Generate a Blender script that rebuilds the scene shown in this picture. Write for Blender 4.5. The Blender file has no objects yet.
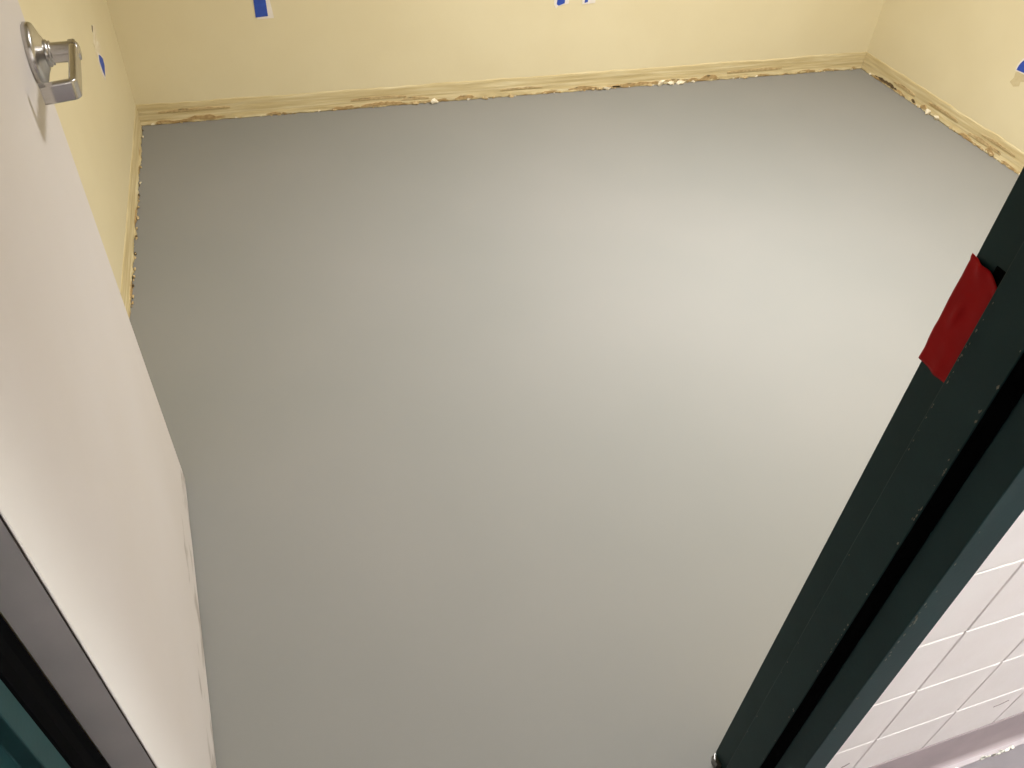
import bpy, bmesh, math, random
from mathutils import Vector, Matrix, noise

S = bpy.context.scene
C = S.collection
random.seed(7)

# ------------------------------------------------------------------ camera
cam_d = bpy.data.cameras.new('camera')
cam = bpy.data.objects.new('camera', cam_d)
C.objects.link(cam)
F_PX = 807.305
cam_d.sensor_fit = 'HORIZONTAL'
cam_d.sensor_width = 36.0
cam_d.lens = F_PX / 1024 * 36.0
cam_d.clip_start = 0.02
RIGHT = Vector((0.95645058, -0.28777610, 0.04885891))
DOWN = Vector((-0.16231374, -0.66347019, -0.73038453))
FWD = Vector((0.24260365, 0.69064624, -0.68128646))
m = Matrix.Identity(4)
for i in range(3):
    m[i][0], m[i][1], m[i][2] = RIGHT[i], -DOWN[i], -FWD[i]
m[2][3] = 1.55
cam.matrix_world = m
S.camera = cam

# ------------------------------------------------------------------ world + exposure
w = bpy.data.worlds.new('world')
S.world = w
w.use_nodes = True
w.node_tree.nodes['Background'].inputs[0].default_value = (0.9, 0.9, 1.0, 1)
w.node_tree.nodes['Background'].inputs[1].default_value = 0.02
S.view_settings.view_transform = 'Standard'
S.view_settings.look = 'None'
S.view_settings.gamma = 1.0
S.view_settings.use_curve_mapping = False
S.view_settings.exposure = 0.0

ROOM_WATTS = 62.0                # light thrown by the room's ceiling panel
ROOM_COL = (1.0, 1.0, 1.02)
ROOM_SPREAD = 125.0
HALL_WATTS = 80.0
HALL_COL = (0.91, 1.0, 0.99)


# ------------------------------------------------------------------ material helpers
def lin(r, g, b):
    f = lambda c: (c / 255 / 12.92) if c / 255 <= 0.04045 else ((c / 255 + 0.055) / 1.055) ** 2.4
    return (f(r), f(g), f(b), 1.0)


def mat(name, col, rough=0.6, metal=0.0, spec=0.5, col2=None, scale=8.0, stretch=(1, 1, 1), detail=4.0,
        bump=0.0, bump_scale=60.0, lo=0.35, hi=0.65, coat=0.0):
    M = bpy.data.materials.new(name)
    M.use_nodes = True
    nt = M.node_tree
    N, L = nt.nodes, nt.links
    p = N['Principled BSDF']
    p.inputs['Base Color'].default_value = col
    p.inputs['Roughness'].default_value = rough
    p.inputs['Metallic'].default_value = metal
    p.inputs['Specular IOR Level'].default_value = spec
    p.inputs['Coat Weight'].default_value = coat
    tc = N.new('ShaderNodeTexCoord')
    mp = N.new('ShaderNodeMapping')
    mp.inputs['Scale'].default_value = stretch
    L.new(tc.outputs['Object'], mp.inputs['Vector'])
    if col2 is not None:
        n = N.new('ShaderNodeTexNoise')
        n.inputs['Scale'].default_value = scale
        n.inputs['Detail'].default_value = detail
        L.new(mp.outputs['Vector'], n.inputs['Vector'])
        r = N.new('ShaderNodeValToRGB')
        r.color_ramp.elements[0].position = lo
        r.color_ramp.elements[0].color = col
        r.color_ramp.elements[1].position = hi
        r.color_ramp.elements[1].color = col2
        L.new(n.outputs['Fac'], r.inputs['Fac'])
        L.new(r.outputs['Color'], p.inputs['Base Color'])
    if bump > 0:
        n2 = N.new('ShaderNodeTexNoise')
        n2.inputs['Scale'].default_value = bump_scale
        n2.inputs['Detail'].default_value = 3.0
        L.new(mp.outputs['Vector'], n2.inputs['Vector'])
        b = N.new('ShaderNodeBump')
        b.inputs['Strength'].default_value = bump
        b.inputs['Distance'].default_value = 0.002
        L.new(n2.outputs['Fac'], b.inputs['Height'])
        L.new(b.outputs['Normal'], p.inputs['Normal'])
    return M


def add_scuffs(M, zmax, colour):
    """grey rubbed dirt low on a painted face: noise streaks below zmax"""
    nt = M.node_tree
    N, L = nt.nodes, nt.links
    p = N['Principled BSDF']
    src = p.inputs['Base Color'].links[0].from_socket
    tc = N.new('ShaderNodeTexCoord')
    mp = N.new('ShaderNodeMapping')
    mp.inputs['Scale'].default_value = (5, 1, 14)
    mp.inputs['Rotation'].default_value = (0, 0.5, 0)
    L.new(tc.outputs['Object'], mp.inputs['Vector'])
    n = N.new('ShaderNodeTexNoise')
    n.inputs['Scale'].default_value = 1.6
    n.inputs['Detail'].default_value = 6
    L.new(mp.outputs['Vector'], n.inputs['Vector'])
    sx = N.new('ShaderNodeSeparateXYZ')
    L.new(tc.outputs['Object'], sx.inputs[0])
    mr = N.new('ShaderNodeMapRange')
    mr.inputs[1].default_value, mr.inputs[2].default_value = 0.02, zmax
    mr.inputs[3].default_value, mr.inputs[4].default_value = 0.0, 0.30
    L.new(sx.outputs[2], mr.inputs[0])
    sb = N.new('ShaderNodeMath')
    sb.operation = 'SUBTRACT'
    L.new(n.outputs['Fac'], sb.inputs[0])
    L.new(mr.outputs[0], sb.inputs[1])
    r = N.new('ShaderNodeValToRGB')
    r.color_ramp.elements[0].position, r.color_ramp.elements[0].color = 0.47, (0, 0, 0, 1)
    r.color_ramp.elements[1].position, r.color_ramp.elements[1].color = 0.60, (0.8, 0.8, 0.8, 1)
    L.new(sb.outputs[0], r.inputs['Fac'])
    mx = N.new('ShaderNodeMixRGB')
    mx.inputs[2].default_value = colour
    L.new(r.outputs['Color'], mx.inputs[0])
    L.new(src, mx.inputs[1])
    L.new(mx.outputs[0], p.inputs['Base Color'])


def emis(name, col, strength):
    M = bpy.data.materials.new(name)
    M.use_nodes = True
    nt = M.node_tree
    nt.nodes.clear()
    e = nt.nodes.new('ShaderNodeEmission')
    o = nt.nodes.new('ShaderNodeOutputMaterial')
    e.inputs[0].default_value = (*col, 1)
    e.inputs[1].default_value = strength
    nt.links.new(e.outputs[0], o.inputs[0])
    return M


M_FLOOR = mat('grey_epoxy', lin(139, 138, 132), rough=0.65, spec=0.06, col2=lin(143, 141, 135), scale=1.3, detail=2, bump=0.03, bump_scale=35)
M_WALL = mat('yellow_paint', lin(229, 216, 178), rough=0.5, spec=0.3, col2=lin(225, 211, 172), scale=2.5, detail=5, bump=0.10, bump_scale=90)
M_CEIL = mat('ceiling_white', lin(235, 232, 226), rough=0.9, bump=0.2, bump_scale=120, col2=lin(228, 225, 219), scale=30)
M_DOOR = mat('door_paint', lin(214, 207, 202), rough=0.55, spec=0.3, col2=lin(210, 202, 195), scale=2.2, detail=3, bump=0.04, bump_scale=140)
add_scuffs(M_DOOR, 0.20, lin(160, 150, 138))
M_DOOREDGE = mat('door_edge_grey', lin(158, 151, 149), rough=0.5, col2=lin(148, 143, 141), scale=9)  # hinge edge set darker and greyer than the door faces
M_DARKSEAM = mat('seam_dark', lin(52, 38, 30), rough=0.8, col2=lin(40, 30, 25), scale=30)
M_FRAME = mat('frame_green', lin(19, 46, 47), rough=0.5, spec=0.2, col2=lin(22, 50, 51), scale=14, bump=0.06, bump_scale=160)
M_FLECK = mat('bare_fleck', lin(120, 118, 106), rough=0.7, col2=lin(88, 80, 66), scale=90)
M_BLACK = mat('matte_black', lin(3, 3, 4), rough=0.9, spec=0.03, col2=lin(2, 2, 2), scale=30)
M_BLOCK = mat('block_paint', lin(238, 231, 229), rough=0.5, spec=0.3, col2=lin(234, 226, 223), scale=9, bump=0.12, bump_scale=90)
M_SCUFF = mat('scuff_grey', lin(176, 162, 160), rough=0.8, col2=lin(158, 144, 144), scale=60)
M_MORTAR = mat('mortar_paint', lin(205, 190, 184), rough=0.7, col2=lin(190, 174, 168), scale=20)
M_HALLBASE = mat('mauve_base', lin(170, 155, 157), rough=0.5, col2=lin(160, 146, 148), scale=10, bump=0.1)
M_HALLFLOOR = mat('mauve_floor', lin(112, 102, 105), rough=0.6, col2=lin(120, 110, 113), scale=14, bump=0.1)
M_METAL = mat('satin_steel', (0.55, 0.53, 0.51, 1), rough=0.27, metal=1.0, col2=(0.50, 0.48, 0.46, 1), scale=40, stretch=(1, 1, 12))
M_HINGE = mat('hinge_steel', (0.30, 0.29, 0.27, 1), rough=0.4, metal=1.0, col2=(0.25, 0.24, 0.22, 1), scale=30)
M_RED = mat('red_tape', lin(174, 20, 22), rough=0.55, spec=0.12, col2=lin(160, 13, 15), scale=18, bump=0.15, bump_scale=70)
M_BLUE = mat('blue_tape', lin(48, 84, 182), rough=0.65, col2=lin(42, 72, 165), scale=30, bump=0.2, bump_scale=200)
M_PAPER = mat('white_paper', lin(240, 232, 222), rough=0.8, col2=lin(232, 222, 208), scale=20)
M_TORN = mat('torn_brown', lin(170, 140, 92), rough=0.9, col2=lin(194, 166, 118), scale=70, bump=0.5, bump_scale=150)
M_CHIPW = mat('chip_white', lin(240, 230, 205), rough=0.85, col2=lin(222, 206, 170), scale=60)
M_CHIPT = mat('chip_tan', lin(206, 184, 138), rough=0.9, col2=lin(178, 150, 104), scale=60, bump=0.4)
M_HOLE = mat('hole_dark', lin(112, 92, 60), rough=0.9, col2=lin(92, 74, 48), scale=60)
M_SMUDGE = mat('smudge_tan', lin(212, 196, 154), rough=0.8, col2=lin(204, 186, 143), scale=40)
M_FIX = mat('fixture_white', lin(235, 235, 232), rough=0.5, col2=lin(228, 228, 226), scale=10)
M_LAMP = emis('room_lamp', ROOM_COL, 4.0)
M_LAMPH = emis('hall_lamp', HALL_COL, 4.0)


def band_material():
    M = bpy.data.materials.new('adhesive_residue')
    M.use_nodes = True
    nt = M.node_tree
    N, L = nt.nodes, nt.links
    p = N['Principled BSDF']
    p.inputs['Roughness'].default_value = 0.75
    p.inputs['Specular IOR Level'].default_value = 0.25
    tc = N.new('ShaderNodeTexCoord')
    mp = N.new('ShaderNodeMapping')
    mp.inputs['Scale'].default_value = (1.6, 1, 42)
    L.new(tc.outputs['Object'], mp.inputs['Vector'])
    n = N.new('ShaderNodeTexNoise')
    n.inputs['Scale'].default_value = 2.2
    n.inputs['Detail'].default_value = 5
    L.new(mp.outputs['Vector'], n.inputs['Vector'])
    r = N.new('ShaderNodeValToRGB')
    e = r.color_ramp.elements
    e[0].position, e[0].color = 0.32, lin(198, 178, 130)
    e[1].position, e[1].color = 0.70, lin(229, 215, 174)
    x = e.new(0.52)
    x.color = lin(212, 194, 148)
    L.new(n.outputs['Fac'], r.inputs['Fac'])
    # bare brown backing left low on the strip, in irregular tears
    mp2 = N.new('ShaderNodeMapping')
    mp2.inputs['Scale'].default_value = (7, 1, 30)
    L.new(tc.outputs['Object'], mp2.inputs['Vector'])
    n2 = N.new('ShaderNodeTexNoise')
    n2.inputs['Scale'].default_value = 1.5
    n2.inputs['Detail'].default_value = 4
    L.new(mp2.outputs['Vector'], n2.inputs['Vector'])
    sx = N.new('ShaderNodeSeparateXYZ')
    L.new(tc.outputs['Object'], sx.inputs[0])
    mr = N.new('ShaderNodeMapRange')
    mr.inputs[1].default_value = 0.006
    mr.inputs[2].default_value = 0.030
    mr.inputs[3].default_value = 0.0
    mr.inputs[4].default_value = 0.32
    L.new(sx.outputs[2], mr.inputs[0])
    sb = N.new('ShaderNodeMath')
    sb.operation = 'SUBTRACT'
    L.new(n2.outputs['Fac'], sb.inputs[0])
    L.new(mr.outputs[0], sb.inputs[1])
    r2 = N.new('ShaderNodeValToRGB')
    r2.color_ramp.elements[0].position = 0.52
    r2.color_ramp.elements[0].color = (0, 0, 0, 1)
    r2.color_ramp.elements[1].position = 0.58
    r2.color_ramp.elements[1].color = (1, 1, 1, 1)
    L.new(sb.outputs[0], r2.inputs['Fac'])
    mx = N.new('ShaderNodeMixRGB')
    mx.inputs[2].default_value = lin(178, 148, 100)
    L.new(r2.outputs['Color'], mx.inputs[0])
    L.new(r.outputs['Color'], mx.inputs[1])
    L.new(mx.outputs[0], p.inputs['Base Color'])
    b = N.new('ShaderNodeBump')
    b.inputs['Strength'].default_value = 0.35
    b.inputs['Distance'].default_value = 0.003
    L.new(n.outputs['Fac'], b.inputs['Height'])
    L.new(b.outputs['Normal'], p.inputs['Normal'])
    return M


M_BAND = band_material()


# ------------------------------------------------------------------ mesh helpers
def finish(name, bm, material, parent=None, smooth=False):
    bmesh.ops.recalc_face_normals(bm, faces=bm.faces)
    me = bpy.data.meshes.new(name)
    bm.to_mesh(me)
    bm.free()
    me.materials.append(material)
    if smooth:
        for p in me.polygons:
            p.use_smooth = True
    o = bpy.data.objects.new(name, me)
    C.objects.link(o)
    if parent is not None:
        o.parent = parent
    return o


def add_box(bm, x0, x1, y0, y1, z0, z1):
    v = [bm.verts.new((x, y, z)) for x in (x0, x1) for y in (y0, y1) for z in (z0, z1)]
    for q in ((0, 1, 3, 2), (4, 6, 7, 5), (0, 4, 5, 1), (2, 3, 7, 6), (0, 2, 6, 4), (1, 5, 7, 3)):
        bm.faces.new([v[i] for i in q])
    return v


def box(name, x0, x1, y0, y1, z0, z1, material, parent=None, bevel=0.0, seg=2):
    bm = bmesh.new()
    add_box(bm, x0, x1, y0, y1, z0, z1)
    if bevel > 0:
        bmesh.ops.bevel(bm, geom=list(bm.edges), offset=bevel, segments=seg, affect='EDGES', profile=0.5)
    return finish(name, bm, material, parent)


def prism(bm, pts, vec):
    """closed polygon of 3-D points swept along vec"""
    a = [bm.verts.new(p) for p in pts]
    b = [bm.verts.new(Vector(p) + Vector(vec)) for p in pts]
    bm.faces.new(a)
    bm.faces.new(list(reversed(b)))
    n = len(a)
    for i in range(n):
        bm.faces.new((a[i], b[i], b[(i + 1) % n], a[(i + 1) % n]))


def lathe(bm, prof, origin, axis, seg=40):
    """profile (radius, distance along axis)"""
    axis = Vector(axis).normalized()
    u = axis.orthogonal().normalized()
    v = axis.cross(u)
    rings = []
    for r, d in prof:
        c = Vector(origin) + axis * d
        if r < 1e-6:
            rings.append([bm.verts.new(c)])
        else:
            rings.append([bm.verts.new(c + (u * math.cos(t) + v * math.sin(t)) * r)
                          for t in [2 * math.pi * k / seg for k in range(seg)]])
    for A, B in zip(rings, rings[1:]):
        for k in range(seg):
            k2 = (k + 1) % seg
            if len(A) == 1 and len(B) == 1:
                continue
            if len(A) == 1:
                bm.faces.new((A[0], B[k], B[k2]))
            elif len(B) == 1:
                bm.faces.new((A[k], A[k2], B[0]))
            else:
                bm.faces.new((A[k], A[k2], B[k2], B[k]))


def thing(name, label, category, loc=(0, 0, 0), rz=0.0, kind=None, group=None):
    o = bpy.data.objects.new(name, None)
    C.objects.link(o)
    o.location = loc
    o.rotation_euler = (0, 0, rz)
    o.empty_display_size = 0.1
    return tag(o, label, category, kind, group)


def tag(o, label, category, kind=None, group=None):
    o['label'] = label
    o['category'] = category
    if kind:
        o['kind'] = kind
    if group:
        o['group'] = group
    return o


# ------------------------------------------------------------------ room shell
XL, XR, YB, YF, H = -0.478, 2.98, 3.418, 0.472, 2.60
Y0, Y1 = 0.3325, 0.484            # frame depth: corridor face, room face
JL, JR = -0.290, 0.628            # rabbet faces of the two jambs
HEAD = 2.13
FW = 0.050                        # face width of the steel frame

tag(box('floor', XL - 0.1, XR + 0.1, 0.408, YB + 0.1, -0.06, 0.0, M_FLOOR),
    'smooth freshly coated grey floor of the empty room', 'floor', 'structure')
tag(box('ceiling', XL - 0.1, XR + 0.1, YF - 0.02, YB + 0.1, H, H + 0.08, M_CEIL),
    'plain white ceiling over the empty yellow room', 'ceiling', 'structure')
wall_left = tag(box('wall_left', XL - 0.1, XL, YF, YB, 0, H, M_WALL),
                'yellow painted wall behind the open door', 'wall', 'structure')
wall_back = tag(box('wall_back', XL - 0.1, XR + 0.1, YB, YB + 0.1, 0, H, M_WALL),
                'yellow painted wall at the far end of the room', 'wall', 'structure')
wall_right = tag(box('wall_right', XR, XR + 0.1, YF, YB, 0, H, M_WALL),
                 'yellow painted wall at the right side of the room', 'wall', 'structure')
bm = bmesh.new()
add_box(bm, XL - 0.1, JL - FW, YF - 0.04, YF, 0, H)
add_box(bm, JR + FW, XR + 0.1, YF - 0.04, YF, 0, H)
add_box(bm, JL - FW, JR + FW, YF - 0.04, YF, HEAD + FW, H)
tag(finish('wall_front', bm, M_WALL), 'yellow painted wall around the doorway on its room side', 'wall', 'structure')

# ------------------------------------------------------------------ corridor shell
HX0, HX1, HY = -2.2, 2.4, -1.45
tag(box('floor_corridor', HX0 - 0.1, HX1 + 0.1, HY - 0.1, 0.408, -0.06, 0.0, M_HALLFLOOR),
    'mauve grey corridor floor outside the doorway', 'floor', 'structure')
tag(box('ceiling_corridor', HX0 - 0.1, HX1 + 0.1, HY - 0.1, YF - 0.045, H, H + 0.08, M_CEIL),
    'plain white ceiling over the corridor', 'ceiling', 'structure')
bm = bmesh.new()
add_box(bm, HX0, JL - FW, 0.346, 0.40, 0, H)
add_box(bm, JL - FW, JR + FW, 0.346, 0.40, HEAD + FW, H)
tag(finish('wall_corridor_left', bm, M_BLOCK), 'pale painted corridor wall left of and above the doorway', 'wall', 'structure')
tag(box('wall_corridor_opposite', HX0 - 0.1, HX1 + 0.1, HY - 0.1, HY, 0, H, M_BLOCK),
    'pale painted corridor wall facing the doorway', 'wall', 'structure')
tag(box('wall_corridor_end', HX0 - 0.1, HX0, HY, 0.40, 0, H, M_BLOCK),
    'pale painted wall closing the corridor at its left end', 'wall', 'structure')
tag(box('wall_corridor_far', HX1, HX1 + 0.1, HY, 0.43, 0, H, M_BLOCK),
    'pale painted wall closing the corridor at its right end', 'wall', 'structure')

# stack-bonded painted blocks right of the frame (wall runs 1.4 degrees out of square)
wr = thing('wall_corridor_right', 'pale pinkish painted block wall beside the dark green door frame', 'wall',
           (JR + FW, 0.3445, 0), math.atan(0.025), 'structure')
box('mortar_bed', 0.0, 1.72, 0.004, 0.040, 0, H, M_MORTAR, wr)
bm = bmesh.new()
BW, BH = 0.158, 0.166
add_box(bm, 0.0015, BW - 0.0015, 0.0, 0.006, 0.0015, BH - 0.0015)
fr = [e for e in bm.edges if all(abs(v.co.y) < 1e-6 for v in e.verts)]
bmesh.ops.bevel(bm, geom=fr, offset=0.0013, segments=1, affect='EDGES')
blk = finish('block', bm, M_BLOCK, wr)
bme = blk.data
first = True
for c in range(0, 10):
    for r in range(0, 15):
        x = 0.780 - (JR + FW) + (c - 1) * BW
        z = 0.115 + r * BH
        if x < 0:                                     # cut block against the frame
            o = box('block', 0.001, x + BW - 0.0015, 0.0, 0.006, z + 0.0015, z + BH - 0.0015, M_BLOCK, wr, 0.0013, 1)
            continue
        if first:
            o = blk
            first = False
        else:
            o = bpy.data.objects.new('block', bme)
            C.objects.link(o)
            o.parent = wr
        o.location = (x, 0, z)

for sx, sz, sl in ((1.058, 0.236, 0.030), (0.752, 0.20, 0.014)):
    bm = bmesh.new()
    prism(bm, [(-sl / 2, 0, -0.004), (sl * .1, 0, -0.002), (sl / 2, 0, 0.004), (sl * .4, 0, 0.008), (-sl * .1, 0, 0.003), (-sl / 2, 0, 0.001)], (0, -0.0004, 0))
    o = finish('scuff_mark', bm, M_SCUFF, wr)
    o.location = (sx - (JR + FW), -0.0001, sz)

# coved base under the blocks
bb = thing('baseboard_corridor', 'mauve grey coved base along the pale block wall', 'baseboard',
           (JR + FW, 0.3445, 0), math.atan(0.025), 'structure')
bm = bmesh.new()
prof = [(0, 0.0), (0, 0.140), (-0.0012, 0.1385), (-0.002, 0.134), (-0.005, 0.022)]
for k in range(1, 7):
    a = math.pi / 2 * k / 6
    prof.append((-0.005 - 0.010 * (1 - math.cos(a)), 0.022 - 0.018 * math.sin(a)))
prof += [(-0.020, 0.003), (-0.020, 0.0)]
prism(bm, [(0.012, y - 0.0005, z) for y, z in prof], (1.70, 0, 0))
finish('cove_strip', bm, M_HALLBASE, bb)
for k in range(34):
    s = random.uniform(0.002, 0.006)
    x = random.choice((0.36, 0.385, 0.47, 0.49, 0.51, 0.53, 0.62, 0.8)) + random.gauss(0, 0.012)
    bmc = bmesh.new()
    pts = [(s * random.uniform(.7, 1.6) * math.cos(t), s * .5 * random.uniform(.7, 1.2) * math.sin(t), 0) for t in [k2 * 1.2566 for k2 in range(5)]]
    prism(bmc, pts, (0, 0, 0.002))
    o = finish('paint_chip', bmc, M_PAPER, bb)
    o.location = (x, -0.0185 - random.random() * 0.004, 0.0032)

# ------------------------------------------------------------------ door frame
fr = thing('trim_1', 'dark green painted steel door frame with stops', 'door frame', (0.17, 0.41, 0), 0, 'structure')


def fchild(o):
    o.parent = fr
    o.location = Vector(o.location) - fr.location
    return o


def jamb(sign, xr):
    """hollow metal jamb; sign +1: right jamb (opening on -x side)"""
    s = sign
    pts = [(xr, Y1), (xr, 0.437), (xr - s * 0.016, 0.437), (xr - s * 0.016, 0.383), (xr, 0.383),
           (xr, Y0), (xr + s * FW, Y0), (xr + s * FW, Y1)]
    bm = bmesh.new()
    prism(bm, [(x, y, 0) for x, y in pts], (0, 0, HEAD))
    ed = [e for e in bm.edges if abs(e.verts[0].co.z - e.verts[1].co.z) > 1]
    bmesh.ops.bevel(bm, geom=ed, offset=0.0014, segments=2, affect='EDGES', profile=0.5)
    return fchild(finish('jamb', bm, M_FRAME))


jamb(+1, JR)
jamb(-1, JL)
bm = bmesh.new()
prism(bm, [(JL - FW, y, z) for y, z in [(Y1, HEAD), (0.437, HEAD), (0.437, HEAD - 0.016), (0.383, HEAD - 0.016),
                                        (0.383, HEAD), (Y0, HEAD), (Y0, HEAD + FW), (Y1, HEAD + FW)]], (JR - JL + 2 * FW, 0, 0))
fchild(finish('frame_head', bm, M_FRAME))
# near-black strips on the frame: bead in the corner behind the right stop, strip on the left stop
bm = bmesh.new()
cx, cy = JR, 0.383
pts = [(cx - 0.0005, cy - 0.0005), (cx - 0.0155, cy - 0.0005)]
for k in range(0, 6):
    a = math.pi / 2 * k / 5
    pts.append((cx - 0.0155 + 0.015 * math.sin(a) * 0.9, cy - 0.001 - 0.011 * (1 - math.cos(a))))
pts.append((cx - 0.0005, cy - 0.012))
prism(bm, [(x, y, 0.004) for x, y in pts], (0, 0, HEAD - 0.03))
o = fchild(finish('black_strip', bm, M_BLACK))
o['label'] = 'black bead behind the stop of the right jamb'
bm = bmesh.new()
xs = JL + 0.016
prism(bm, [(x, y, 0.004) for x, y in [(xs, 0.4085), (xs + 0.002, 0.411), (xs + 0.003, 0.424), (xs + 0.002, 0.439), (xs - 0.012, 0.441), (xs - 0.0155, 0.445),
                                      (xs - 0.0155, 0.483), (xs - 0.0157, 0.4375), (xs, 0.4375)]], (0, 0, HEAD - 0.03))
o = fchild(finish('black_strip', bm, M_BLACK))
o['label'] = 'wide black strip on the hinge jamb'
# strike opening (black) half covered by the red tape
o = fchild(box('strike_plate', JR - 0.0006, JR + 0.004, 0.4395, 0.459, 1.03, 1.1435, M_BLACK, bevel=0.0003, seg=1))
o['label'] = 'black strike opening under the red tape'
# worn flecks of bare paint along the frame's edges
bm = bmesh.new()


def fleck(x, y, z, n, s):
    t1 = Vector((0, 0, 1))
    t2 = Vector(n).cross(t1)
    c = Vector((x, y, z)) + Vector(n) * 0.0004
    k = random.randint(4, 6)
    q = []
    for i in range(k):
        a = 2 * math.pi * i / k
        q.append(c + t1 * (math.cos(a) * s * random.uniform(0.8, 2.4)) + t2 * (math.sin(a) * s * random.uniform(.3, .8)))
    prism(bm, q, Vector(n) * -0.0008)


for k in range(46):
    z = random.choice([random.uniform(0.1, 1.3), random.gauss(0.98, 0.06), random.gauss(0.6, 0.08)])
    if z < 0.05:
        continue
    fleck(JR - 0.016, 0.385 + abs(random.gauss(0, 0.0012)), z, (-1, 0, 0), random.uniform(0.0006, 0.002))
for k in range(40):
    z = random.choice([random.uniform(0.15, 1.2), random.gauss(0.72, 0.07)])
    fleck(JR + 0.003 + abs(random.gauss(0, 0.002)), Y0, max(z, .06), (0, -1, 0), random.uniform(0.0006, 0.0022))
for k in range(26):
    z = random.choice([random.uniform(0.1, 1.1), random.gauss(1.09, 0.02), random.gauss(1.04, 0.04)])
    fleck(JR - 0.016, 0.4345 - abs(random.gauss(0, 0.001)), max(z, .06), (-1, 0, 0), random.uniform(0.0005, 0.0014))
o = fchild(finish('bare_flecks', bm, M_FLECK))
o['kind'] = 'stuff'
# bent bare metal tab at the foot of the right jamb
bm = bmesh.new()
prism(bm, [(JR - 0.0005, 0.4845, 0.001), (JR - 0.006, 0.482, 0.001), (JR - 0.011, 0.474, 0.001), (JR - 0.010, 0.462, 0.001), (JR - 0.0005, 0.458, 0.001)], (0.003, 0, 0.012))
o = fchild(finish('floor_anchor', bm, M_HINGE))
o['label'] = 'bent bare metal anchor at the jamb foot'

# ------------------------------------------------------------------ door
DW, DT, DH = 0.921, 0.0445, 2.105
door = thing('door_1', 'pale beige door standing open into the room with steel lever', 'door',
             (-0.2591, 0.5125, 0), math.atan2(0.9977, -0.0678), 'structure')
box('door_skin', 0.0, DW, 0.0, 0.002, 0.005, DH, M_DOOR, door, bevel=0.0007, seg=1)
box('door_core', 0.0008, DW - 0.0004, 0.002, DT, 0.006, DH - 0.001, M_DOOR, door)
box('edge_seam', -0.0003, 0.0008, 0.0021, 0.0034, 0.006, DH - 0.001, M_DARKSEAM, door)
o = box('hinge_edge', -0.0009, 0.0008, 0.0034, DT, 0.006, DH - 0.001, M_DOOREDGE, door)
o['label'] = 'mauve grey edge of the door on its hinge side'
for z in (0.26, 1.10, 1.86):
    bm = bmesh.new()
    lathe(bm, [(0, 0), (0.006, 0), (0.006, 0.114), (0, 0.114)], (-0.008, DT + 0.004, z - 0.057), (0, 0, 1), 16)
    add_box(bm, -0.004, -0.001, 0.012, DT + 0.002, z - 0.057, z + 0.057)
    finish('hinge', bm, M_HINGE, door)

# lever handle: rose, neck, shaft, bar that turns back towards the door
LX, LZ = DW - 0.050, 1.047
lev = bpy.data.objects.new('lever_handle', None)
C.objects.link(lev)
lev.parent = door
lev.location = (LX, 0, LZ)
lev['label'] = 'satin steel lever handle'
bm = bmesh.new()
lathe(bm, [(0, 0), (0.0450, 0), (0.0458, 0.0015), (0.0452, 0.0085), (0.0435, 0.0112), (0.038, 0.0135), (0.030, 0.0165),
           (0.0235, 0.0200), (0.0205, 0.0215), (0, 0.0215)], (0, 0, 0), (0, -1, 0), 56)
finish('rose', bm, M_METAL, lev, True)
bm = bmesh.new()
lathe(bm, [(0.0195, 0.021), (0.0195, 0.0245), (0.0175, 0.0258), (0.0168, 0.0265), (0.0175, 0.0272), (0.0175, 0.0290), (0.013, 0.0300)], (0, 0, 0), (0, -1, 0), 48)
finish('collar', bm, M_METAL, lev, True)
bm = bmesh.new()
lathe(bm, [(0.0148, 0.028), (0.0150, 0.0590), (0.0146, 0.0640), (0.0125, 0.067), (0.008, 0.0685), (0, 0.069)], (0, 0, 0), (0, -1, 0), 40)
finish('shaft', bm, M_METAL, lev, True)


def sweep_bar(path, hz, th, name, parent, material):
    """path in the (x, y) plane; rounded-rectangle section hz tall, th thick"""
    bm = bmesh.new()
    sec = []
    rr = min(hz, th) * 0.30
    for sx, sz, a0 in ((1, 1, 0), (-1, 1, 90), (-1, -1, 180), (1, -1, 270)):
        for k in range(4):
            a = math.radians(a0 + k * 30)
            sec.append((sx * (th / 2 - rr) + rr * math.cos(a), sz * (hz / 2 - rr) + rr * math.sin(a)))
    rings = []
    n = len(path)
    for i, p in enumerate(path):
        p = Vector((p[0], p[1], 0))
        a = Vector((*path[max(i - 1, 0)], 0))
        b = Vector((*path[min(i + 1, n - 1)], 0))
        t = (b - a).normalized()
        nn = Vector((-t.y, t.x, 0))
        rings.append([bm.verts.new(p + nn * s + Vector((0, 0, z))) for s, z in sec])
    k = len(sec)
    for A, B in zip(rings, rings[1:]):
        for i in range(k):
            bm.faces.new((A[i], A[(i + 1) % k], B[(i + 1) % k], B[i]))
    bm.faces.new(rings[0])
    bm.faces.new(list(reversed(rings[-1])))
    o = finish(name, bm, material, parent, True)
    md = o.modifiers.new('ws', 'WEIGHTED_NORMAL')
    md.keep_sharp = True
    return o


arm = 0.128
path = [(0.011, -0.0585), (-0.010, -0.0600), (-0.05, -0.0605), (-arm + 0.012, -0.061)]
for k in range(1, 6):
    a = math.pi / 2 * k / 5
    path.append((-arm + 0.008 - 0.008 * math.sin(a), -0.053 - 0.008 * math.cos(a)))
path += [(-arm - 0.004, -0.035), (-arm - 0.007, -0.017)]
grip = sweep_bar(path, 0.0290, 0.0115, 'grip', lev, M_METAL)
grip.rotation_euler = (0, math.radians(-3), 0)


# ------------------------------------------------------------------ adhesive residue along the wall bases
def vn(x, y, s):
    return noise.noise(Vector((x + s * 17.3, y - s * 9.1, s * 3.7)))


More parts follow.
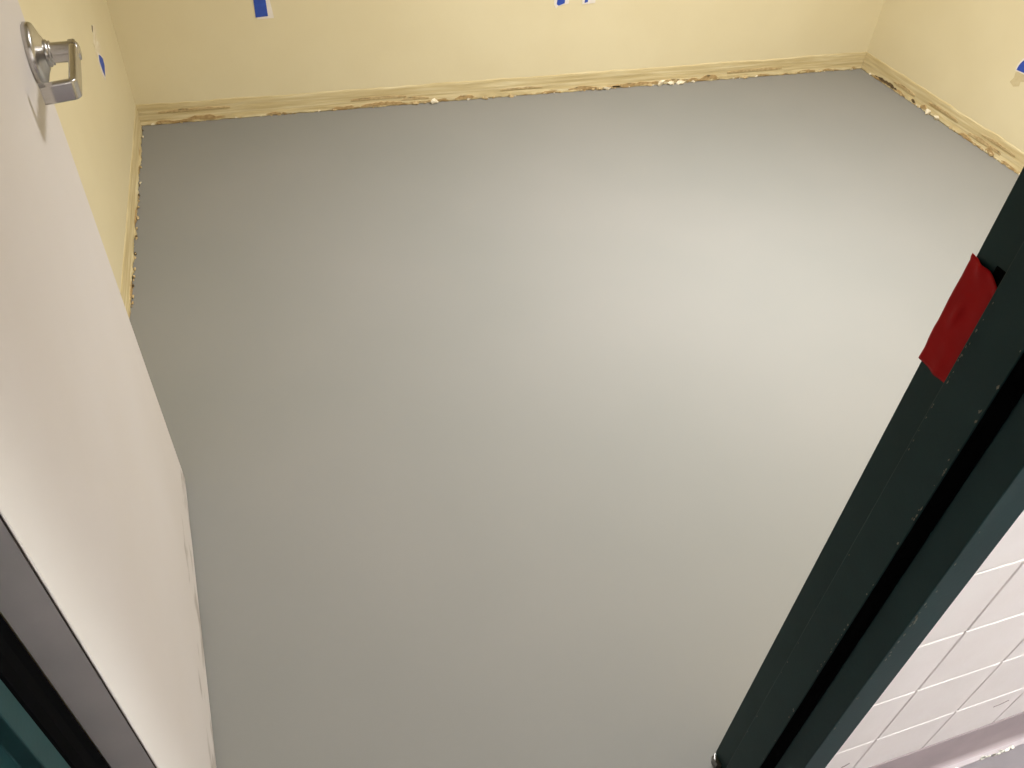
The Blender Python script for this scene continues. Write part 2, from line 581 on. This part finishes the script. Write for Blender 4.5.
def band(parent, origin, rz, length, seed):
    """strip left where the old cove base was torn off: local x along the wall, relief towards local -y"""
    nu, nv = int(length / 0.010), 16
    bm = bmesh.new()
    rows = []
    for i in range(nu + 1):
        u = length * i / nu
        top = 0.084 + 0.004 * vn(u * 4, 0, seed) + 0.004 * vn(u * 17, 3, seed)
        col = []
        for j in range(nv + 1):
            v = j / nv
            z = top * v
            d = 0.0022
            d += 0.0016 * vn(u * 2.2, z * 130, seed)                     # trowel ridges
            d += 0.0012 * vn(u * 9, z * 260, seed + 1)
            if v > 0.9:
                d *= (1 - v) / 0.1 * 0.7 + 0.3
            low = max(0.0, 1 - z / 0.022)
            d += low * (0.004 + 0.006 * vn(u * 26, z * 40, seed + 2) + 0.004 * vn(u * 70, z * 90, seed + 4))
            d = max(d, 0.0003)
            col.append(bm.verts.new((u, -d, z)))
        rows.append(col)
    for A, B in zip(rows, rows[1:]):
        for j in range(nv):
            bm.faces.new((A[j], B[j], B[j + 1], A[j + 1]))
    # closed back
    back = [[bm.verts.new((c[0].co.x, 0.0004, 0)), bm.verts.new((c[0].co.x, 0.0004, c[-1].co.z))] for c in rows]
    for k in range(nu):
        A, B = rows[k], rows[k + 1]
        bm.faces.new((A[-1], B[-1], back[k + 1][1], back[k][1]))
        bm.faces.new((A[0], back[k][0], back[k + 1][0], B[0]))
        bm.faces.new((back[k][0], back[k][1], back[k + 1][1], back[k + 1][0]))
    o = finish('adhesive_residue', bm, M_BAND, parent)
    o.location = origin
    o.rotation_euler = (0, 0, rz)
    o['label'] = 'rough tan strip of old adhesive along the wall base'
    for p in o.data.polygons:
        p.use_smooth = True
    return o


B_BACK = ((XL, YB, 0), 0.0)
B_RIGHT = ((XR, YB - 0.003, 0), -math.pi / 2)
B_LEFT = ((XL, YF + 0.02, 0), math.pi / 2)
band(wall_back, *B_BACK, XR - XL, 1.0)
band(wall_right, *B_RIGHT, YB - YF - 0.02, 2.0)
band(wall_left, *B_LEFT, YB - YF - 0.03, 3.0)


def place(o, base, u, d, z):
    (ox, oy, oz), rz = base
    v = Matrix.Rotation(rz, 3, 'Z') @ Vector((u, -d, z))
    o.location = Vector((ox, oy, oz)) + v
    o.rotation_euler = (0, 0, rz)


def chip(parent, base, u, size, material, tall=1.0):
    bm = bmesh.new()
    for k in range(10):
        v = Vector((random.gauss(0, 1), random.gauss(0, 1), random.gauss(0, 1))).normalized()
        bm.verts.new((v.x * size * random.uniform(.6, 1), v.y * size * 0.45 * random.uniform(.6, 1), v.z * size * 0.4 * tall * random.uniform(.6, 1)))
    r = bmesh.ops.convex_hull(bm, input=list(bm.verts))
    bmesh.ops.delete(bm, geom=list(set(g for g in r['geom_interior'] + r['geom_unused'] if isinstance(g, bmesh.types.BMVert))), context='VERTS')
    zmin = min(v.co.z for v in bm.verts)
    for v in bm.verts:
        v.co.z -= zmin
    o = finish('plaster_chip', bm, material, parent)
    place(o, base, u, 0.006 + size * 0.4, 0.0)
    return o


def torn(parent, base, u0, u1, z0, z1, material=None, d=0.0062, name='torn_patch'):
    """ragged flat patch of bare backing standing on the strip"""
    n = max(5, int((u1 - u0) / 0.012))
    top, bot = [], []
    L = u1 - u0
    for k in range(n + 1):
        f = k / n
        env = math.sin(math.pi * (0.08 + 0.84 * f)) ** 0.5
        top.append((L * f, z0 + (z1 - z0) * env * random.uniform(0.65, 1.05)))
        bot.append((L * f, z0 + (z1 - z0) * 0.12 * random.random()))
    pts = [(x, 0, z) for x, z in bot] + [(x, 0, z) for x, z in reversed(top)]
    bm = bmesh.new()
    prism(bm, pts, (0, 0.0055, 0))
    bmesh.ops.triangulate(bm, faces=[f for f in bm.faces if len(f.verts) > 4])
    o = finish(name, bm, material or M_TORN, parent)
    place(o, base, u0, d, 0)
    return o


X = lambda x: x - XL                  # back wall distance along the wall
for a, b, z1 in ((-0.30, -0.18, .030), (-0.42, -0.34, .016), (0.02, 0.10, .014), (0.34, 0.39, .018), (0.42, 0.60, .024), (0.84, 0.93, .024), (1.38, 1.52, .024),
                 (1.56, 1.64, .012), (1.60, 1.86, .022), (1.99, 2.05, .020), (2.06, 2.15, .030), (2.35, 2.43, .014), (2.60, 2.70, .018), (2.74, 2.80, .014)):
    torn(wall_back, B_BACK, X(a), X(b), 0.004, z1)
for a, b, z0, z1 in ((0.38, 0.62, .034, .048), (0.60, 0.72, .020, .034), (1.80, 2.00, .006, .022), (1.05, 1.25, .030, .040), (-0.40, -0.12, .046, .058), (2.2, 2.5, .030, .042)):
    torn(wall_back, B_BACK, X(a), X(b), z0, z1, M_CHIPT, 0.0052, 'adhesive_flake')
for x, s, mt in ((0.74, .030, M_CHIPW), (0.70, .012, M_CHIPT), (0.90, .012, M_CHIPW), (1.02, .012, M_CHIPT), (1.50, .013, M_CHIPT), (1.565, .026, M_CHIPW), (1.79, .018, M_CHIPT),
                 (1.85, .034, M_CHIPW), (1.90, .026, M_CHIPW), (1.945, .030, M_CHIPW), (2.02, .014, M_CHIPW), (2.905, .022, M_CHIPW), (0.66, .022, M_CHIPT), (0.98, .022, M_CHIPT), (1.10, .020, M_CHIPT), (1.53, .022, M_CHIPT), (2.30, .020, M_CHIPT), (-0.43, .014, M_CHIPW), (-0.32, .010, M_CHIPT), (0.12, .011, M_CHIPT),
                 (0.30, .012, M_CHIPT), (0.47, .010, M_CHIPT), (1.20, .010, M_CHIPT), (2.25, .012, M_CHIPT), (2.55, .012, M_CHIPT), (2.80, .012, M_CHIPT)):
    chip(wall_back, B_BACK, X(x), s, mt, 1.4)
for k in range(46):
    chip(wall_back, B_BACK, X(random.uniform(XL + .03, XR - .03)), random.uniform(.006, .011), random.choice((M_CHIPT, M_CHIPT, M_TORN, M_CHIPW)), 1.5)
V = lambda y: (YB - 0.003) - y
for k in range(22):
    chip(wall_right, B_RIGHT, V(random.uniform(2.2, 3.38)), random.uniform(.006, .011), random.choice((M_CHIPT, M_CHIPT, M_TORN, M_CHIPW)), 1.5)
for a, b, z1, mt in ((3.30, 3.12, .022, M_HOLE), (3.10, 3.06, .014, M_TORN), (3.02, 2.98, .018, M_HOLE), (2.94, 2.90, .024, M_TORN), (2.66, 2.60, .016, M_TORN), (2.50, 2.45, .026, M_TORN),
                     (2.40, 2.33, .016, M_TORN), (2.2, 2.1, .02, M_TORN), (1.8, 1.7, .02, M_TORN)):
    torn(wall_right, B_RIGHT, V(a), V(b), 0.003, z1, mt)
for a, b, z0, z1 in ((3.16, 3.00, .030, .046), (2.90, 2.70, .040, .052), (2.62, 2.42, .022, .040), (2.55, 2.35, .050, .062)):
    torn(wall_right, B_RIGHT, V(a), V(b), z0, z1, M_CHIPT, 0.0052, 'adhesive_flake')
for y, s, mt in ((3.33, .014, M_CHIPW), (3.08, .013, M_CHIPT), (2.95, .010, M_CHIPT), (2.875, .030, M_CHIPW), (2.815, .024, M_CHIPW), (2.72, .012, M_CHIPT), (2.56, .012, M_CHIPT), (2.46, .016, M_CHIPT), (2.36, .010, M_CHIPT)):
    chip(wall_right, B_RIGHT, V(y), s, mt, 1.4)
W = lambda y: y - (YF + 0.02)
for k in range(22):
    chip(wall_left, B_LEFT, W(random.uniform(2.1, 3.38)), random.uniform(.006, .012), random.choice((M_CHIPT, M_HOLE, M_TORN)), 1.5)
for y, s, mt in ((3.30, .012, M_CHIPW), (3.05, .012, M_CHIPT), (2.93, .014, M_CHIPW), (2.80, .012, M_CHIPT), (2.68, .014, M_CHIPT), (2.55, .012, M_CHIPT), (2.46, .012, M_HOLE), (2.37, .013, M_CHIPT),
                 (2.28, .012, M_HOLE), (2.22, .012, M_CHIPT)):
    chip(wall_left, B_LEFT, W(y), s, mt, 1.4)
for a, b, z1 in ((3.2, 3.12, .014), (2.74, 2.66, .016), (2.3, 2.2, .014)):
    torn(wall_left, B_LEFT, W(b), W(a), 0.003, z1, M_TORN)


# ------------------------------------------------------------------ tape on the walls
def sheet(name, pts, thick, material, parent, base, off):
    """flat cut-out on a wall: pts (along wall, height)"""
    bm = bmesh.new()
    prism(bm, [(u, 0, z) for u, z in pts], (0, thick, 0))
    o = finish(name, bm, material, parent)
    (ox, oy, oz), rz = base
    o.location = Matrix.Rotation(rz, 3, 'Z') @ Vector((0, -off - thick, 0))
    return o


def tape_thing(label, base, u, z, pieces):
    (ox, oy, oz), rz = base
    p = Vector((ox, oy, oz)) + Matrix.Rotation(rz, 3, 'Z') @ Vector((u, 0, z))
    t = thing('painter_tape', label, 'tape', p, rz, None, 'blue tape pieces on the walls')
    off = 0.0002
    for nm, pts, mt, th in pieces:
        bm = bmesh.new()
        prism(bm, [(a, -off - th, b) for a, b in pts], (0, th, 0))
        finish(nm, bm, mt, t)
        off += th + 0.0002
    return t


BK = ((0, YB, 0), 0.0)
tape_thing('longest blue tape strip with white paper margin on the far wall', BK, 0.041, 0.391, [
    ('backing_paper', [(0.004, 0.0), (0.068, 0.002), (0.061, 0.07), (0.061, 0.20), (0.0, 0.20), (0.002, 0.05)], M_PAPER, 0.0012),
    ('tape_film', [(-0.001, 0.007), (0.046, 0.010), (0.046, 0.19), (0.002, 0.19), (0.0, 0.06)], M_BLUE, 0.0006)])
tape_thing('short blue tape with white edges and pointed lower end on the far wall', BK, 1.282, 0.378, [
    ('backing_paper', [(-0.006, 0.010), (0.004, -0.006), (0.013, 0.004), (0.060, 0.012), (0.064, 0.10), (-0.012, 0.10)], M_PAPER, 0.0012),
    ('tape_film', [(0.006, 0.012), (0.015, 0.006), (0.042, 0.015), (0.043, 0.10), (0.009, 0.10)], M_BLUE, 0.0006)])
tape_thing('smallest blue tape scrap with a torn lower edge on the far wall', BK, 1.405, 0.384, [
    ('backing_paper', [(0.0, 0.0), (0.060, 0.004), (0.062, 0.09), (-0.004, 0.09)], M_PAPER, 0.0022),
    ('tape_film', [(0.010, 0.006), (0.024, 0.009), (0.030, 0.04), (0.05, 0.085), (0.012, 0.085)], M_BLUE, 0.0006)])
RW = ((XR, 0, 0), -math.pi / 2)       # local x runs towards -y
pts = [(0.0, 0.0)] + [(0.085 - 0.085 * math.cos(math.radians(a)), 0.070 * math.sin(math.radians(a)) + 0.006) for a in range(8, 90, 10)] + [(0.16, 0.078), (0.16, 0.012)]
pts2 = [(-0.006, -0.005)] + [(0.085 - 0.093 * math.cos(math.radians(a)), 0.079 * math.sin(math.radians(a)) + 0.006) for a in range(8, 90, 10)] + [(0.166, 0.086), (0.166, 0.004)]
tape_thing('blue tape piece with rounded corner above a smudge on the side wall', RW, -2.535, 0.342, [
    ('backing_paper', pts2, M_PAPER, 0.0012), ('tape_film', pts, M_BLUE, 0.0006)])
o = sheet('scraped_patch', [(2.54 - 2.54, 0), (0.012, 0.006), (0.05, 0.008), (0.07, -0.004), (0.06, -0.016), (0.042, -0.022), (0.045, -0.04), (0.02, -0.052), (-0.006, -0.042), (0.004, -0.02)],
          0.0005, M_SMUDGE, wall_right, RW, 0.0)
o.location = (XR - 0.0005, 2.535, 0.332)
o.rotation_euler = (0, 0, -math.pi / 2)
LW = ((XL, 0, 0), math.pi / 2)        # local x runs towards +y
tape_thing('blue tape scrap with white rim on the wall behind the door', LW, 2.915, 0.402, [
    ('backing_paper', [(-0.028, 0.022), (-0.006, -0.008), (0.022, 0.0), (0.058, 0.012), (0.066, 0.040), (0.030, 0.068), (0.0, 0.078), (-0.030, 0.062)], M_PAPER, 0.0010),
    ('tape_film', [(-0.008, 0.022), (0.006, 0.0), (0.020, 0.006), (0.055, 0.018), (0.060, 0.038), (0.028, 0.062), (0.004, 0.072), (-0.014, 0.058)], M_BLUE, 0.0006)])
o = sheet('patch_plaster', [(-0.02, 0.0), (0.06, -0.004), (0.078, 0.016), (0.036, 0.03), (0.085, 0.054), (0.050, 0.078), (-0.04, 0.05), (-0.03, 0.03), (-0.05, 0.012)],
          0.0012, M_CHIPW, wall_left, LW, 0.0)
o.location = (XL + 0.0012, 2.93, 0.472)
o.rotation_euler = (0, 0, math.pi / 2)
o['label'] = 'small white plaster patch above the blue tape'
o = sheet('anchor_hole', [(0.0, 0.0), (0.020, 0.004), (0.024, 0.03), (0.004, 0.042), (-0.014, 0.034), (-0.014, 0.008)], 0.0006, M_HOLE, wall_left, LW, 0.0)
o.location = (XL + 0.0006, 2.955, 0.512)
o.rotation_euler = (0, 0, math.pi / 2)

# ------------------------------------------------------------------ red tape over the strike
ny, nz = 16, 36
bm = bmesh.new()
grid = []
for j in range(nz + 1):
    f = j / nz
    row = []
    for i in range(ny + 1):
        g = i / ny                                      # 0 = stop side, 1 = room side
        y = 0.4415 + g * (0.4875 - 0.4415)
        z = 1.0065 + f * 0.1325
        z += 0.0045 * (1 - g) * (-f) * (1 if f > .9 else 0)
        if f > 0.5:                                     # rounded top corner on the stop side
            z -= (f - 0.5) / 0.5 * 0.012 * max(0, 1 - g * 2.0) ** 2
        y += 0.0016 * vn(f * 7, 2, 5) * (g > 0.9)
        d = 0.0006 + 0.0007 * (1 + vn(g * 2.2, f * 4, 6)) + 0.0010 * max(0, vn(g * 5 + 3, f * 9, 8))
        d += 0.0034 * math.exp(-((g - 0.62 + 0.25 * (f - 0.6)) / 0.10) ** 2) * math.exp(-((f - 0.52) / 0.11) ** 2)
        d += 0.0022 * math.exp(-((g - 0.40) / 0.14) ** 2) * math.exp(-((f - 0.02) / 0.20) ** 2)
        d += 0.0035 * math.exp(-((g - 0.62) / 0.12) ** 2) * math.exp(-((f - 0.96) / 0.09) ** 2)
        if f > 0.95:
            d += 0.001
        row.append(bm.verts.new((JR - d, y, z)))
    grid.append(row)
for A, B in zip(grid, grid[1:]):
    for i in range(ny):
        bm.faces.new((A[i], A[i + 1], B[i + 1], B[i]))
o = finish('tape_strip', bm, M_RED, None, True)
md = o.modifiers.new('thickness', 'SOLIDIFY')
md.thickness = 0.0004
md.offset = 0
tag(o, 'crinkled red tape stuck over the strike on the dark green door frame', 'tape')

# ------------------------------------------------------------------ ceiling lights
def troffer(label, x, y, lx, ly, lampmat, watts, col, spread):
    t = thing('ceiling_light', label, 'ceiling light', (x, y, H), 0, None)
    bm = bmesh.new()
    for a in ((-lx / 2, -lx / 2 + .03, -ly / 2, ly / 2), (lx / 2 - .03, lx / 2, -ly / 2, ly / 2),
              (-lx / 2 + .03, lx / 2 - .03, -ly / 2, -ly / 2 + .03), (-lx / 2 + .03, lx / 2 - .03, ly / 2 - .03, ly / 2)):
        add_box(bm, *a, -0.022, -0.0005)
    finish('light_frame', bm, M_FIX, t)
    bm = bmesh.new()
    add_box(bm, -lx / 2 + .031, lx / 2 - .031, -ly / 2 + .031, ly / 2 - .031, -0.016, -0.004)
    finish('diffuser', bm, lampmat, t)
    ld = bpy.data.lights.new('lamp', 'AREA')
    ld.shape = 'RECTANGLE'
    ld.size, ld.size_y = lx - 0.07, ly - 0.07
    ld.energy = watts
    ld.color = col
    ld.spread = math.radians(spread)
    lo = bpy.data.objects.new('lamp', ld)
    C.objects.link(lo)
    lo.parent = t
    lo.location = (0, 0, -0.024)


troffer('recessed light panel in the ceiling of the empty room', 1.55, 1.80, 0.60, 0.60, M_LAMP, ROOM_WATTS, ROOM_COL, ROOM_SPREAD)
troffer('light panel in the corridor ceiling outside the doorway', 2.02, 0.0, 0.60, 0.36, M_LAMPH, HALL_WATTS, HALL_COL, 180)
